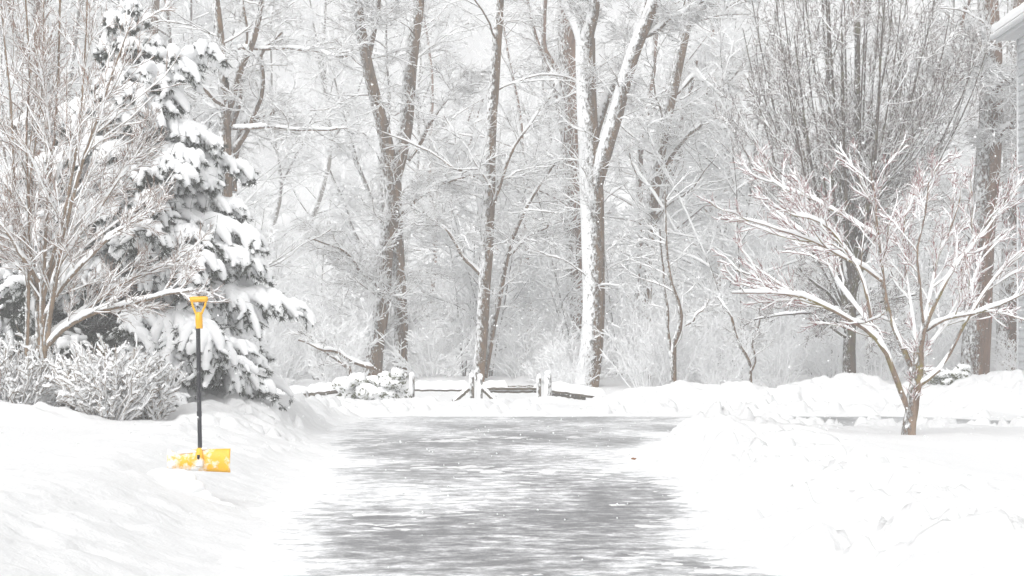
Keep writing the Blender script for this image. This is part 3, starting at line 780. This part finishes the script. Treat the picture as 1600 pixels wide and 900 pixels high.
# --- split rail fence and double gate
def rail(acc, cacc, p0, p1, hh=.07, ww=.06, S=16, snowh=.13, rng=None, bare=None):
    p0 = np.asarray(p0, float); p1 = np.asarray(p1, float)
    t = np.linspace(0, 1, S)[:, None]; P = p0 * (1 - t) + p1 * t
    P[:, 2] += rng.normal(0, .006, S)
    d = norm(p1 - p0); u = np.array([0, 1., 0]); v = np.cross(u, d) * -1
    if v[2] < 0: v = -v
    prof = [(-ww, -hh), (ww, -hh), (ww * 1.05, hh * .8), (ww * .7, hh), (-ww * .7, hh), (-ww * 1.05, hh * .8)]
    n = len(prof)
    V = np.stack([P + u * a + v * b * rng.uniform(.9, 1.1) for a, b in prof], 1)
    idx = np.arange(S * n).reshape(S, n); nx = np.roll(idx, -1, 1)
    acc.add(V, np.stack([idx[:-1], nx[:-1], nx[1:], idx[1:]], -1).reshape(-1, 4), [(0, j + 1, j) for j in range(1, n - 1)] + [((S - 1) * n, (S - 1) * n + j, (S - 1) * n + j + 1) for j in range(1, n - 1)])
    if snowh:
        sh = snowh * rng.uniform(.85, 1.12, S)
        if bare is not None: sh = np.where((t[:, 0] > bare[0]) & (t[:, 0] < bare[1]), -.02, sh)
        sh[0] *= .7; sh[-1] *= .7
        a = np.linspace(0, pi, 9)
        V = np.stack([P + u * np.cos(q) * (ww * 1.25) + np.array([0, 0, 1]) * (hh * .2 + np.sin(q)[..., None] ** .6 * (sh[:, None] + hh * .8)) for q in a], 1)
        n = 9; idx = np.arange(S * n).reshape(S, n)
        cacc.add(V, np.stack([idx[:-1, :-1], idx[1:, :-1], idx[1:, 1:], idx[:-1, 1:]], -1).reshape(-1, 4), [(0, j, j + 1) for j in range(1, n - 1)] + [((S - 1) * n, (S - 1) * n + j + 1, (S - 1) * n + j) for j in range(1, n - 1)])
M_POST = bark_mat('snow_plastered_post', (.06, .05, .04), (.2, .17, .13), .12, wind=(-.85, -.6, .2), pscale=8.)
def post(parent, px, ytop, Y, wpx, base, rng, mat=M_POST, cap=.07):
    top = W(px, ytop, Y); r = wpx / 2 / F * Y; z0 = th(top[0], Y) - .3
    A = Acc()
    c = [(-r, -r), (r, -r), (r, r), (-r, r)]
    rr = r * .22; oc = [(-r + rr, -r), (r - rr, -r), (r, -r + rr), (r, r - rr), (r - rr, r), (-r + rr, r), (-r, r - rr), (-r, -r + rr)]
    zt = top[2] - cap
    A.prism([(top[0] + a, Y + b, z0) for a, b in oc], (0, 0, zt - z0 - .02))
    A.prism([(top[0] + a * .8, Y + b * .8, zt - .021) for a, b in oc], (0, 0, .021))
    p = A.build('post', mat, parent, base, smooth=False)
    A = Acc(); A.blob((top[0], Y, zt + .01), (r * 1.12, r * 1.12, cap), rng, 14, 9, .06)
    A.build('snow_cap', M_CAP, p, base)
def rail_part(parent, base, a, b, rng, name='rail', **kw):
    A = Acc(); B = Acc(); rail(A, B, a, b, rng=rng, **kw)
    r = A.build(name, M_WOOD, parent, base, smooth=False)
    if B.n: B.build('snow_cap', M_CAP, r, base)
FY = 42.0
rng = R_(60)
bs = on(480, FY); t = thing('rail_fence', 'snow topped wooden rail fence running left from the gate to the spruce', 'fence', bs)
rail_part(t, bs, W(335, 625, FY - .6), W(478, 616, FY - .1), rng); rail_part(t, bs, W(482, 615, FY - .1), W(560, 607, FY), rng); rail_part(t, bs, W(560, 607, FY), W(634, 606, FY), rng)
post(t, 480, 606, FY, 11, bs, rng); post(t, 562, 596, FY, 11, bs, rng); post(t, 628, 585, FY + .05, 10, bs, rng)
bs = on(690, FY); t = thing('gate', 'left leaf of the snow topped wooden gate with an unbroken snow cap', 'gate', bs)
post(t, 643.5, 582, FY, 8, bs, rng); post(t, 737, 583, FY, 8, bs, rng)
rail_part(t, bs, W(648, 609, FY), W(732, 609, FY), rng, snowh=.16, hh=.032)
rail_part(t, bs, W(733, 607, FY - .08), W(708, 628, FY - .08), rng, 'brace', hh=.045, ww=.04, snowh=.05)
bs = on(795, FY); t = thing('gate', 'right leaf of the wooden gate with its bare brown rail showing', 'gate', bs)
post(t, 750, 584, FY, 8, bs, rng); post(t, 842, 585, FY, 7, bs, rng)
rail_part(t, bs, W(755, 606, FY), W(838, 606, FY), rng, hh=.045, snowh=.12, bare=(.42, .96))
rail_part(t, bs, W(755, 611.5, FY + .14), W(838, 611.5, FY + .14), rng, hh=.035, snowh=.03)
rail_part(t, bs, W(753, 607, FY - .08), W(775, 627, FY - .08), rng, 'brace', hh=.045, ww=.04, snowh=.05)
bs = on(880, FY); t = thing('rail_fence', 'short wooden rail fence sloping down from the thick right gate post into the bank', 'fence', bs)
post(t, 856, 579, FY, 10.5, bs, rng)
rail_part(t, bs, W(862, 610, FY), W(945, 622, FY + .3), rng, hh=.042, snowh=.17)
rail_part(t, bs, W(862, 617, FY + .14), W(915, 622, FY + .3), rng, hh=.04, snowh=0)

# --- the shovel
rng = R_(70)
SY = 14.6
sx, sz = W(311, 728, SY)[0], W(311, 728, SY)[2]
S0 = np.array([sx, SY, sz])
t = thing('snow_shovel', 'yellow snow shovel with a dark shaft stuck upright in the left snowbank', 'shovel', S0)
q = lambda x, y, dy=0: W(x, y, SY) + np.array([0, dy, 0])
A = Acc(); a0 = q(312, 718, .02); a1 = q(306, 504, .10)
P = resample([a0, a1], 14); A.tubes(P[None], np.full((1, 14), .0165), 14, True)
sh = A.build('shaft', M_SHAFT, t, S0)
A = Acc(); m0 = q(309.5, 643, .055); m1 = q(309.7, 651, .053)
A.tubes(resample([m0, m1], 4)[None], np.full((1, 4), .0195), 14, True); A.build('joint_collar', M_BLACK, sh, S0)
# D-shaped grip
A = Acc(); g0 = q(307.8, 512, .1); yk = q(307, 484, .105)
A.tubes(resample([q(308.2, 513, .098), q(307.6, 500, .1), q(307.3, 494, .103), q(307.1, 487, .105)], 8)[None], np.array([[.026, .0265, .027, .028, .028, .027, .024, .012]]), 14, True)
for s in (-1, 1):
    A.tubes(resample([q(307 + s * 1.8, 496, .104), q(307 + s * 5, 488, .107), q(307 + s * 9.5, 478, .11), q(307 + s * 11.2, 470, .112), q(307 + s * 11.6, 464, .114)], 12)[None], np.full((1, 12), .0085), 10, True)
gh = A.build('grip_yoke', M_YELLOW, t, S0)
A = Acc(); A.tubes(resample([q(293, 467.5, .115), q(294, 467.3, .115), q(320, 466.7, .115), q(321, 466.6, .115)], 14)[None], np.array([[.016] + [.0225] * 12 + [.016]]), 14, True)
A.build('grip', M_YELLOW, t, S0)
# scoop: a curved plate, left end lifted, lower edge in the snow
A = Acc(); nu, nv = 26, 9
V = []
for side in (0, 1):
    for j in range(nv):
        v = j / (nv - 1)
        for i in range(nu):
            u = i / (nu - 1)
            x = 263 + u * (361 - 263)
            ytop = 704 - 3.5 * u + 7 * np.exp(-((u - .2) / .1) ** 2) - 3 * np.exp(-(u / .05) ** 2)
            ybot = 734 + 4 * u
            cy = .10 * (v - .2) ** 2 + .03 * v - .03 * (2 * u - 1) ** 2
            p = q(x, ytop + (ybot - ytop) * v, -.10 * v + cy)
            V.append(p + np.array([0, .006 if side else 0, 0]))
idx = np.arange(nu * nv).reshape(nv, nu); n0 = nu * nv
Q = np.stack([idx[:-1, :-1], idx[1:, :-1], idx[1:, 1:], idx[:-1, 1:]], -1).reshape(-1, 4)
ring = list(idx[0, :]) + list(idx[1:, -1]) + list(idx[-1, -2::-1]) + list(idx[-2:0:-1, 0])
Q2 = [(ring[i], ring[(i + 1) % len(ring)], ring[(i + 1) % len(ring)] + n0, ring[i] + n0) for i in range(len(ring))]
A.add(V, np.vstack([Q, Q[:, ::-1] + n0, np.array(Q2)]))
bl = A.build('scoop', M_YELLOWSNOW, t, S0)
A = Acc(); A.tubes(resample([q(312.5, 728, -.05), q(312.4, 714, -.03), q(312, 704, -.005), q(311.8, 701, .0)], 8)[None], np.array([[.03, .034, .034, .032, .03, .027, .025, .02]]), 12, True)
A.build('socket', M_YELLOWSNOW, bl, S0)
A = Acc(); A.prism([q(310.2, 710, -.075), q(314.2, 710, -.075), q(313.8, 716.5, -.078), q(310.6, 716.5, -.078)], (0, .03, 0)); A.build('bolt', M_BLACK, bl, S0)
A = Acc()
for x, dz, r in ((258, .02, .11), (272, .03, .13), (288, .03, .12), (302, .0, .10), (322, -.01, .09), (342, -.03, .10), (358, -.045, .08)):
    gx_ = (x - 800) / F * (SY - .2); A.blob((gx_, SY - .2, th(gx_, SY - .2) + dz - .02), (r * 1.3, r, r * .62), rng, 24, 16, .09)
A.build('snow_cover', M_CAP, t, S0); A = Acc()
for x, y, r in ((284, 707, .022), (294, 706, .026), (303, 706, .02), (319, 701, .016)):
    A.blob(q(x, y, .0), (r * 1.5, r, r * .6), rng, 14, 9, .2)
A.build('snow_crust', M_CAP, bl, S0)

# --- dry leaf
A = Acc(); c = np.array(on(990, 21.2, .03)); A.add([c + v for v in ((-.035, 0, 0), (-.01, -.01, .02), (.035, .01, .01), (.015, .02, -.01), (-.015, .025, .015))], None, [(0, 1, 3), (1, 2, 3), (0, 3, 4)])
o = A.build('dry_leaf', M_DEAD, None, c); o.location = c; tag(o, 'small orange brown dry leaf on the snow at the right edge of the driveway', 'leaf')

# --- house at the right edge: its side wall runs along the drive, far corner in view
HY = 37.5; LEN = 11.0
x0 = W(1590, 560, HY)[0]; hb = np.array([x0, HY, .2])
t = thing('house', 'pale grey clapboard house corner with a snowy eave at the right edge', 'house', hb)
zE = W(1590, 46, HY)[2]; xa = x0 + 9.0; slope = .55; ov = .40
y1 = HY - LEN
def roofz(x): return zE + (x - x0) * slope
xm = (x0 + xa) / 2
A = Acc(); A.box((x0 + .02, y1, -.2), (xa, HY - .02, zE))
A.prism([(x0 + .02, y1 + .01, zE + .001), (xa, y1 + .01, zE + .001), (xm, y1 + .01, roofz(xm))], (0, LEN - .04, 0))
wl = A.build('wall', M_SIDING, t, hb, smooth=False)
A = Acc(); z = -.1
while z < zE - .16:                                         # overlapping clapboards
    A.prism([(x0 + .022, y1, z), (x0 - .014, y1, z), (x0 + .010, y1, z + .135), (x0 + .022, y1, z + .135)], (0, LEN - .07, 0))
    z += .15
A.build('siding', M_SIDING, wl, hb, smooth=False)
A = Acc(); A.box((x0 - .022, HY - .068, -.2), (x0 + .07, HY, zE - .05)); A.build('corner_board', M_TRIM, t, hb, smooth=False)
xo = x0 - ov; ye = HY + .12
def slab(A, dz0, dz1, ya, yb, xs, xe):
    A.prism([(xs, ya, roofz(xs) + dz0), (xe, ya, roofz(xe) + dz0), (xe, ya, roofz(xe) + dz1), (xs, ya, roofz(xs) + dz1)], (0, yb - ya, 0))
A = Acc(); slab(A, .14, .20, y1 - .2, ye, xo, xm); rf = A.build('roof', M_GAP, t, hb, smooth=False)
zt = roofz(xo)
A = Acc(); A.box((xo + .024, y1 - .2, zt + .02), (x0 + .3, ye - .002, zt + .045)); A.build('soffit', M_TRIM, rf, hb, smooth=False)
A = Acc(); A.box((xo, y1 - .2, zt - .02), (xo + .022, ye, zt + .138)); A.build('fascia', M_TRIM, rf, hb, smooth=False)
A = Acc(); A.tubes(resample([(xo - .062, y1 - .2, zt + .09), (xo - .062, ye, zt + .09)], 8)[None], np.full((1, 8), .06), 10, True); A.build('gutter', M_TRIM, rf, hb)
rng = R_(80)
ys = np.linspace(y1 - .25, ye + .04, 70); prof = np.linspace(0, 1, 9)
A = Acc(); V = []
for i, y in enumerate(ys):
    h_ = (.17 + .015 * rng.normal()) * (.5 if i in (0, 69) else 1)
    for k, u in enumerate(prof):
        x = xo - .10 + u * (xm - xo + .1)
        if k == 0: V.append((x + .03, y, roofz(xo) + .17))
        elif k == 8: V.append((xm, y, roofz(xm) + .15))
        else: V.append((xo - .10 + (u - .125) ** 2 * (xm - xo) * 1.3, y, roofz(max(xo - .05, xo - .10 + (u - .125) ** 2 * (xm - xo) * 1.3)) + .2 + h_ * (.8 if k == 1 else 1)))
idx = np.arange(len(V)).reshape(len(ys), 9)
A.add(V, np.stack([idx[:-1, :-1], idx[1:, :-1], idx[1:, 1:], idx[:-1, 1:]], -1).reshape(-1, 4), [(0, k, k + 1) for k in range(1, 8)] + [(idx[-1, 0], idx[-1, k + 1], idx[-1, k]) for k in range(1, 8)])
A.build('roof_snow', M_CAP, rf, hb)

# --- woods behind: copies of a few bare trees
protos = []
for s in range(5):
    rng = R_(100 + s)
    H = 12.5 + .6 * s
    xk = np.cumsum(rng.normal(0, .25, 8)); yk_ = np.cumsum(rng.normal(0, .25, 8)); xk -= xk[0]; yk_ -= yk_[0]
    zk = np.linspace(-.4, H, 8)
    main = resample(np.stack([xk, yk_, zk, np.linspace(.15, .04, 8) * rng.uniform(.7, 1.1)], -1), 14, rng, .03)
    lim = [(main[:, :3], main[:, 3])]
    for j in range(2):
        i = rng.integers(3, 7); p = main[i]
        a = rng.uniform(0, 6.28); h = rng.uniform(4, 7)
        b = resample([(*p[:3], p[3] * .75), (p[0] + math.cos(a) * .9, p[1] + math.sin(a) * .9, p[2] + h * .4, p[3] * .6), (p[0] + math.cos(a) * 1.9, p[1] + math.sin(a) * 1.9, p[2] + h, .04)], 14, rng, .04)
        lim.append((b[:, :3], b[:, 3]))
    protos.append(wood_tree('woodland_tree', 'bare snow dusted tree deep in the hazy woods', lim, rng, [
        dict(n=28, t0=.03, t1=1., ang=(.5, 1.4), L=(.32, .8, 3.4), rr=.010, S=6, bend=.0, jit=.16, flat=.6, up=.15, rmin=.012),
        dict(n=8, t0=.1, t1=1., ang=(.4, 1.1), L=(.6, .4, 2.0), rr=.008, S=6, jit=.14, rmin=.008),
        dict(n=6, t0=.1, t1=1., ang=(.4, 1.0), L=(.6, .25, 1.1), rr=.008, S=4, jit=.14, rmin=.006)],
        (M_RIMETRUNK, M_BARKR, M_RIMETRUNK, M_RIMETRUNK, M_RIMETRUNK)[s], M_RIME, group='bare trees in the hazy woods', snow=(.034, .4), base=(0, 0, 0)))
rng = R_(90)
spots = []
tries = 0
while len(spots) < 36 and tries < 4000:
    tries += 1
    Y = 58 + 46 * rng.random() ** 1.2; x = rng.uniform(-.30, .31) * Y
    if all((x - a) ** 2 + ((Y - b) * .6) ** 2 > 2.3 for a, b in spots): spots.append((x, Y))
for i, (x, Y) in enumerate(spots):
    o = protos[i % 5]
    if i >= 5: o = copy_tree(o, (0, 0, 0))
    o.location = (x, Y, th(x, Y)); s = rng.uniform(.8, 1.25); o.scale = (s, s, s); o.rotation_euler = (rng.normal(0, .04), rng.normal(0, .06), rng.uniform(0, 6.28))

# --- snowy brush on the ground of the wood
bp = []
for s in range(3):
    rng = R_(120 + s)
    bp.append(shrub('brush', 'tangled snow covered brush growing under the trees behind the fence', (0, 0, 0), 2.0 + .5 * s, 1.5, 34, rng, M_RIME, snow=(.03, .5), group='snowy brush behind the fence', spec2=(7, 6), cat='brush', lean=1.1))
rng = R_(91)
for i in range(92):
    Y = 45.5 + 30 * rng.random(); x = rng.uniform(-.27, .28) * Y
    o = bp[i % 3] if i < 3 else copy_tree(bp[i % 3], (0, 0, 0))
    o.location = (x, Y, th(x, Y) - .05); s = rng.uniform(.6, 1.25) * (.8 if Y < 50 else 1.1); o.scale = (s, s, s * rng.uniform(.8, 1.2)); o.rotation_euler = (0, 0, rng.uniform(0, 6.28))

sp = []
for s in range(4):
    rng = R_(140 + s)
    H = 4.2 + 1.1 * s; lim = []
    for j in range(3):
        k = np.linspace(0, 1, 8); a = rng.uniform(0, 6.28); ln = rng.uniform(.1, .5) * (j > 0) + .12
        b = np.stack([np.cos(a) * ln * H * k ** 1.4 + rng.normal(0, .06, 8) * k, np.sin(a) * ln * H * k ** 1.4 + rng.normal(0, .06, 8) * k, -.3 + (H * (1 - .25 * (j > 0)) + .3) * k, np.linspace(.035, .01, 8)], -1)
        b = resample(b, 12, rng, .02); lim.append((b[:, :3], b[:, 3]))
    sp.append(wood_tree('undergrowth_sapling', 'thin snow crusted sapling in the undergrowth behind the fence', lim, rng, [
        dict(n=15, t0=.08, t1=1., ang=(.5, 1.3), L=(.34, .5, 2.2), rr=.008, S=7, bend=-.01, jit=.16, flat=.7, up=.2, rmin=.008),
        dict(n=9, t0=.1, t1=1., ang=(.4, 1.1), L=(.5, .25, 1.0), rr=.009, S=5, jit=.17, rmin=.006),
        dict(n=5, t0=.1, t1=1., ang=(.4, 1.0), L=(.55, .12, .45), rr=.01, S=3, jit=.17, rmin=.005)],
        M_RIMETRUNK, M_RIME, group='saplings in the undergrowth behind the fence', cat='sapling', snow=(.032, .6), base=(0, 0, 0)))
rng = R_(95)
for i in range(48):
    Y = 50 + 40 * rng.random() ** 1.1; x = rng.uniform(-.27, .29) * Y
    o = sp[i % 4] if i < 4 else copy_tree(sp[i % 4], (0, 0, 0))
    o.location = (x, Y, th(x, Y) - .05); k = rng.uniform(.75, 1.3); o.scale = (k, k, k); o.rotation_euler = (rng.normal(0, .08), rng.normal(0, .08), rng.uniform(0, 6.28))

# --- the far wood, one mass
rng = R_(92)
n = 120
Y = rng.uniform(104, 185, n); X = rng.uniform(-.33, .34, n) * Y; Z = terrain(X, Y)
H = rng.uniform(11, 16, n); S = 8
tt = np.linspace(0, 1, S)
P = np.empty((n, S, 3)); P[:, :, 0] = X[:, None] + np.cumsum(rng.normal(0, .22, (n, S)), 1); P[:, :, 1] = Y[:, None]; P[:, :, 2] = Z[:, None] - .5 + H[:, None] * tt
R = rng.uniform(.09, .2, n)[:, None] * (1 - .75 * tt)
P1, R1 = grow(P, R, rng, 26, .03, 1., (.4, 1.3), (.3, 1, 4.5), .009, 5, jit=.16, up=.15, flat=.7, rmin=.02)
P2, R2 = grow(P1, R1, rng, 9, .1, 1., (.4, 1.1), (.5, .4, 1.8), .01, 3, jit=.16, rmin=.016)
A = Acc(); A.tubes(P, R, 6); A.tubes(P1, R1, 3); A.tubes(P2, R2, 3)
o = A.build('far_woods', M_RIME); tag(o, 'far off bare woods fading to white', 'woods', kind='stuff')

# --- falling snow
rng = R_(93)
n = 26000
Y = 9 + 50 * rng.random(n) ** .6; X = rng.uniform(-.30, .30, n) * Y; Z = CAMZ + rng.uniform(-.12, .2, n) * Y
k = Z > terrain(X, Y) + .05
c = np.stack([X, Y, Z], -1)[k]; m = len(c)
r = rng.uniform(.004, .0095, m)[:, None, None]
od = np.array([(1, 0, 0), (-1, 0, 0), (0, 1, 0), (0, -1, 0), (0, 0, 1), (0, 0, -1.)])
V = c[:, None, :] + od[None] * r * rng.uniform(.6, 1.3, (m, 6, 1))
tr = np.array([(0, 2, 4), (2, 1, 4), (1, 3, 4), (3, 0, 4), (2, 0, 5), (1, 2, 5), (3, 1, 5), (0, 3, 5)])
A = Acc(); A.add(V, None, (tr[None] + (np.arange(m) * 6)[:, None, None]).reshape(-1, 3))
o = A.build('falling_snow', M_CAP); tag(o, 'small snowflakes drifting through the air', 'snowflakes', kind='stuff')

# --- snowy air
A = Acc(); A.box((-150, -35, -1.2), (150, 250, 48))
m = bpy.data.materials.new('snowy_air'); m.use_nodes = True; nt = m.node_tree; nt.nodes.clear()
out = nt.nodes.new('ShaderNodeOutputMaterial'); v = nt.nodes.new('ShaderNodeVolumePrincipled')
v.inputs['Color'].default_value = (.995, .997, 1, 1); v.inputs['Density'].default_value = .0046; v.inputs['Anisotropy'].default_value = 0.0
nt.links.new(v.outputs[0], out.inputs['Volume'])
o = A.build('haze', m, smooth=False); tag(o, 'pale snowy haze filling the air', 'haze', kind='stuff')

# ------------------------------------------------------------------ light
w = bpy.data.worlds.new('World'); scene.world = w; w.use_nodes = True
nt = w.node_tree; bg = nt.nodes['Background']
sky = nt.nodes.new('ShaderNodeTexSky'); sky.sky_type = 'NISHITA'; sky.sun_disc = False
SUN_EL, SUN_AZ = radians(48), radians(200)
sky.sun_elevation = SUN_EL; sky.sun_rotation = SUN_AZ; sky.dust_density = 6; sky.air_density = 1.0; sky.ozone_density = 1
hs = nt.nodes.new('ShaderNodeHueSaturation'); hs.inputs['Saturation'].default_value = .015
nt.links.new(sky.outputs[0], hs.inputs['Color']); nt.links.new(hs.outputs[0], bg.inputs['Color'])
bg.inputs['Strength'].default_value = .15
sl = bpy.data.lights.new('sun', 'SUN'); sl.energy = .5; sl.angle = radians(40); sl.color = (1, .985, .965)
so = bpy.data.objects.new('sun', sl); COL.objects.link(so)
so.rotation_euler = (pi / 2 - SUN_EL, 0, pi - SUN_AZ)

cam = bpy.data.cameras.new('camera'); co = bpy.data.objects.new('camera', cam); COL.objects.link(co)
co.location = (0, 0, CAMZ); co.rotation_euler = (pi / 2, 0, 0)
cam.sensor_width = 36; cam.lens = F / 1600 * 36; cam.shift_y = (HORIZON - 450) / 1600
cam.clip_end = 600; cam.clip_start = .1
scene.camera = co
vs = scene.view_settings; vs.view_transform = 'Standard'; vs.look = 'None'; vs.exposure = .43; vs.gamma = 1
cy = scene.cycles
cy.use_denoising = True
cy.max_bounces = 14; cy.diffuse_bounces = 8; cy.glossy_bounces = 2; cy.volume_bounces = 6
cy.use_adaptive_sampling = True; cy.adaptive_threshold = .005
cy.use_fast_gi = False
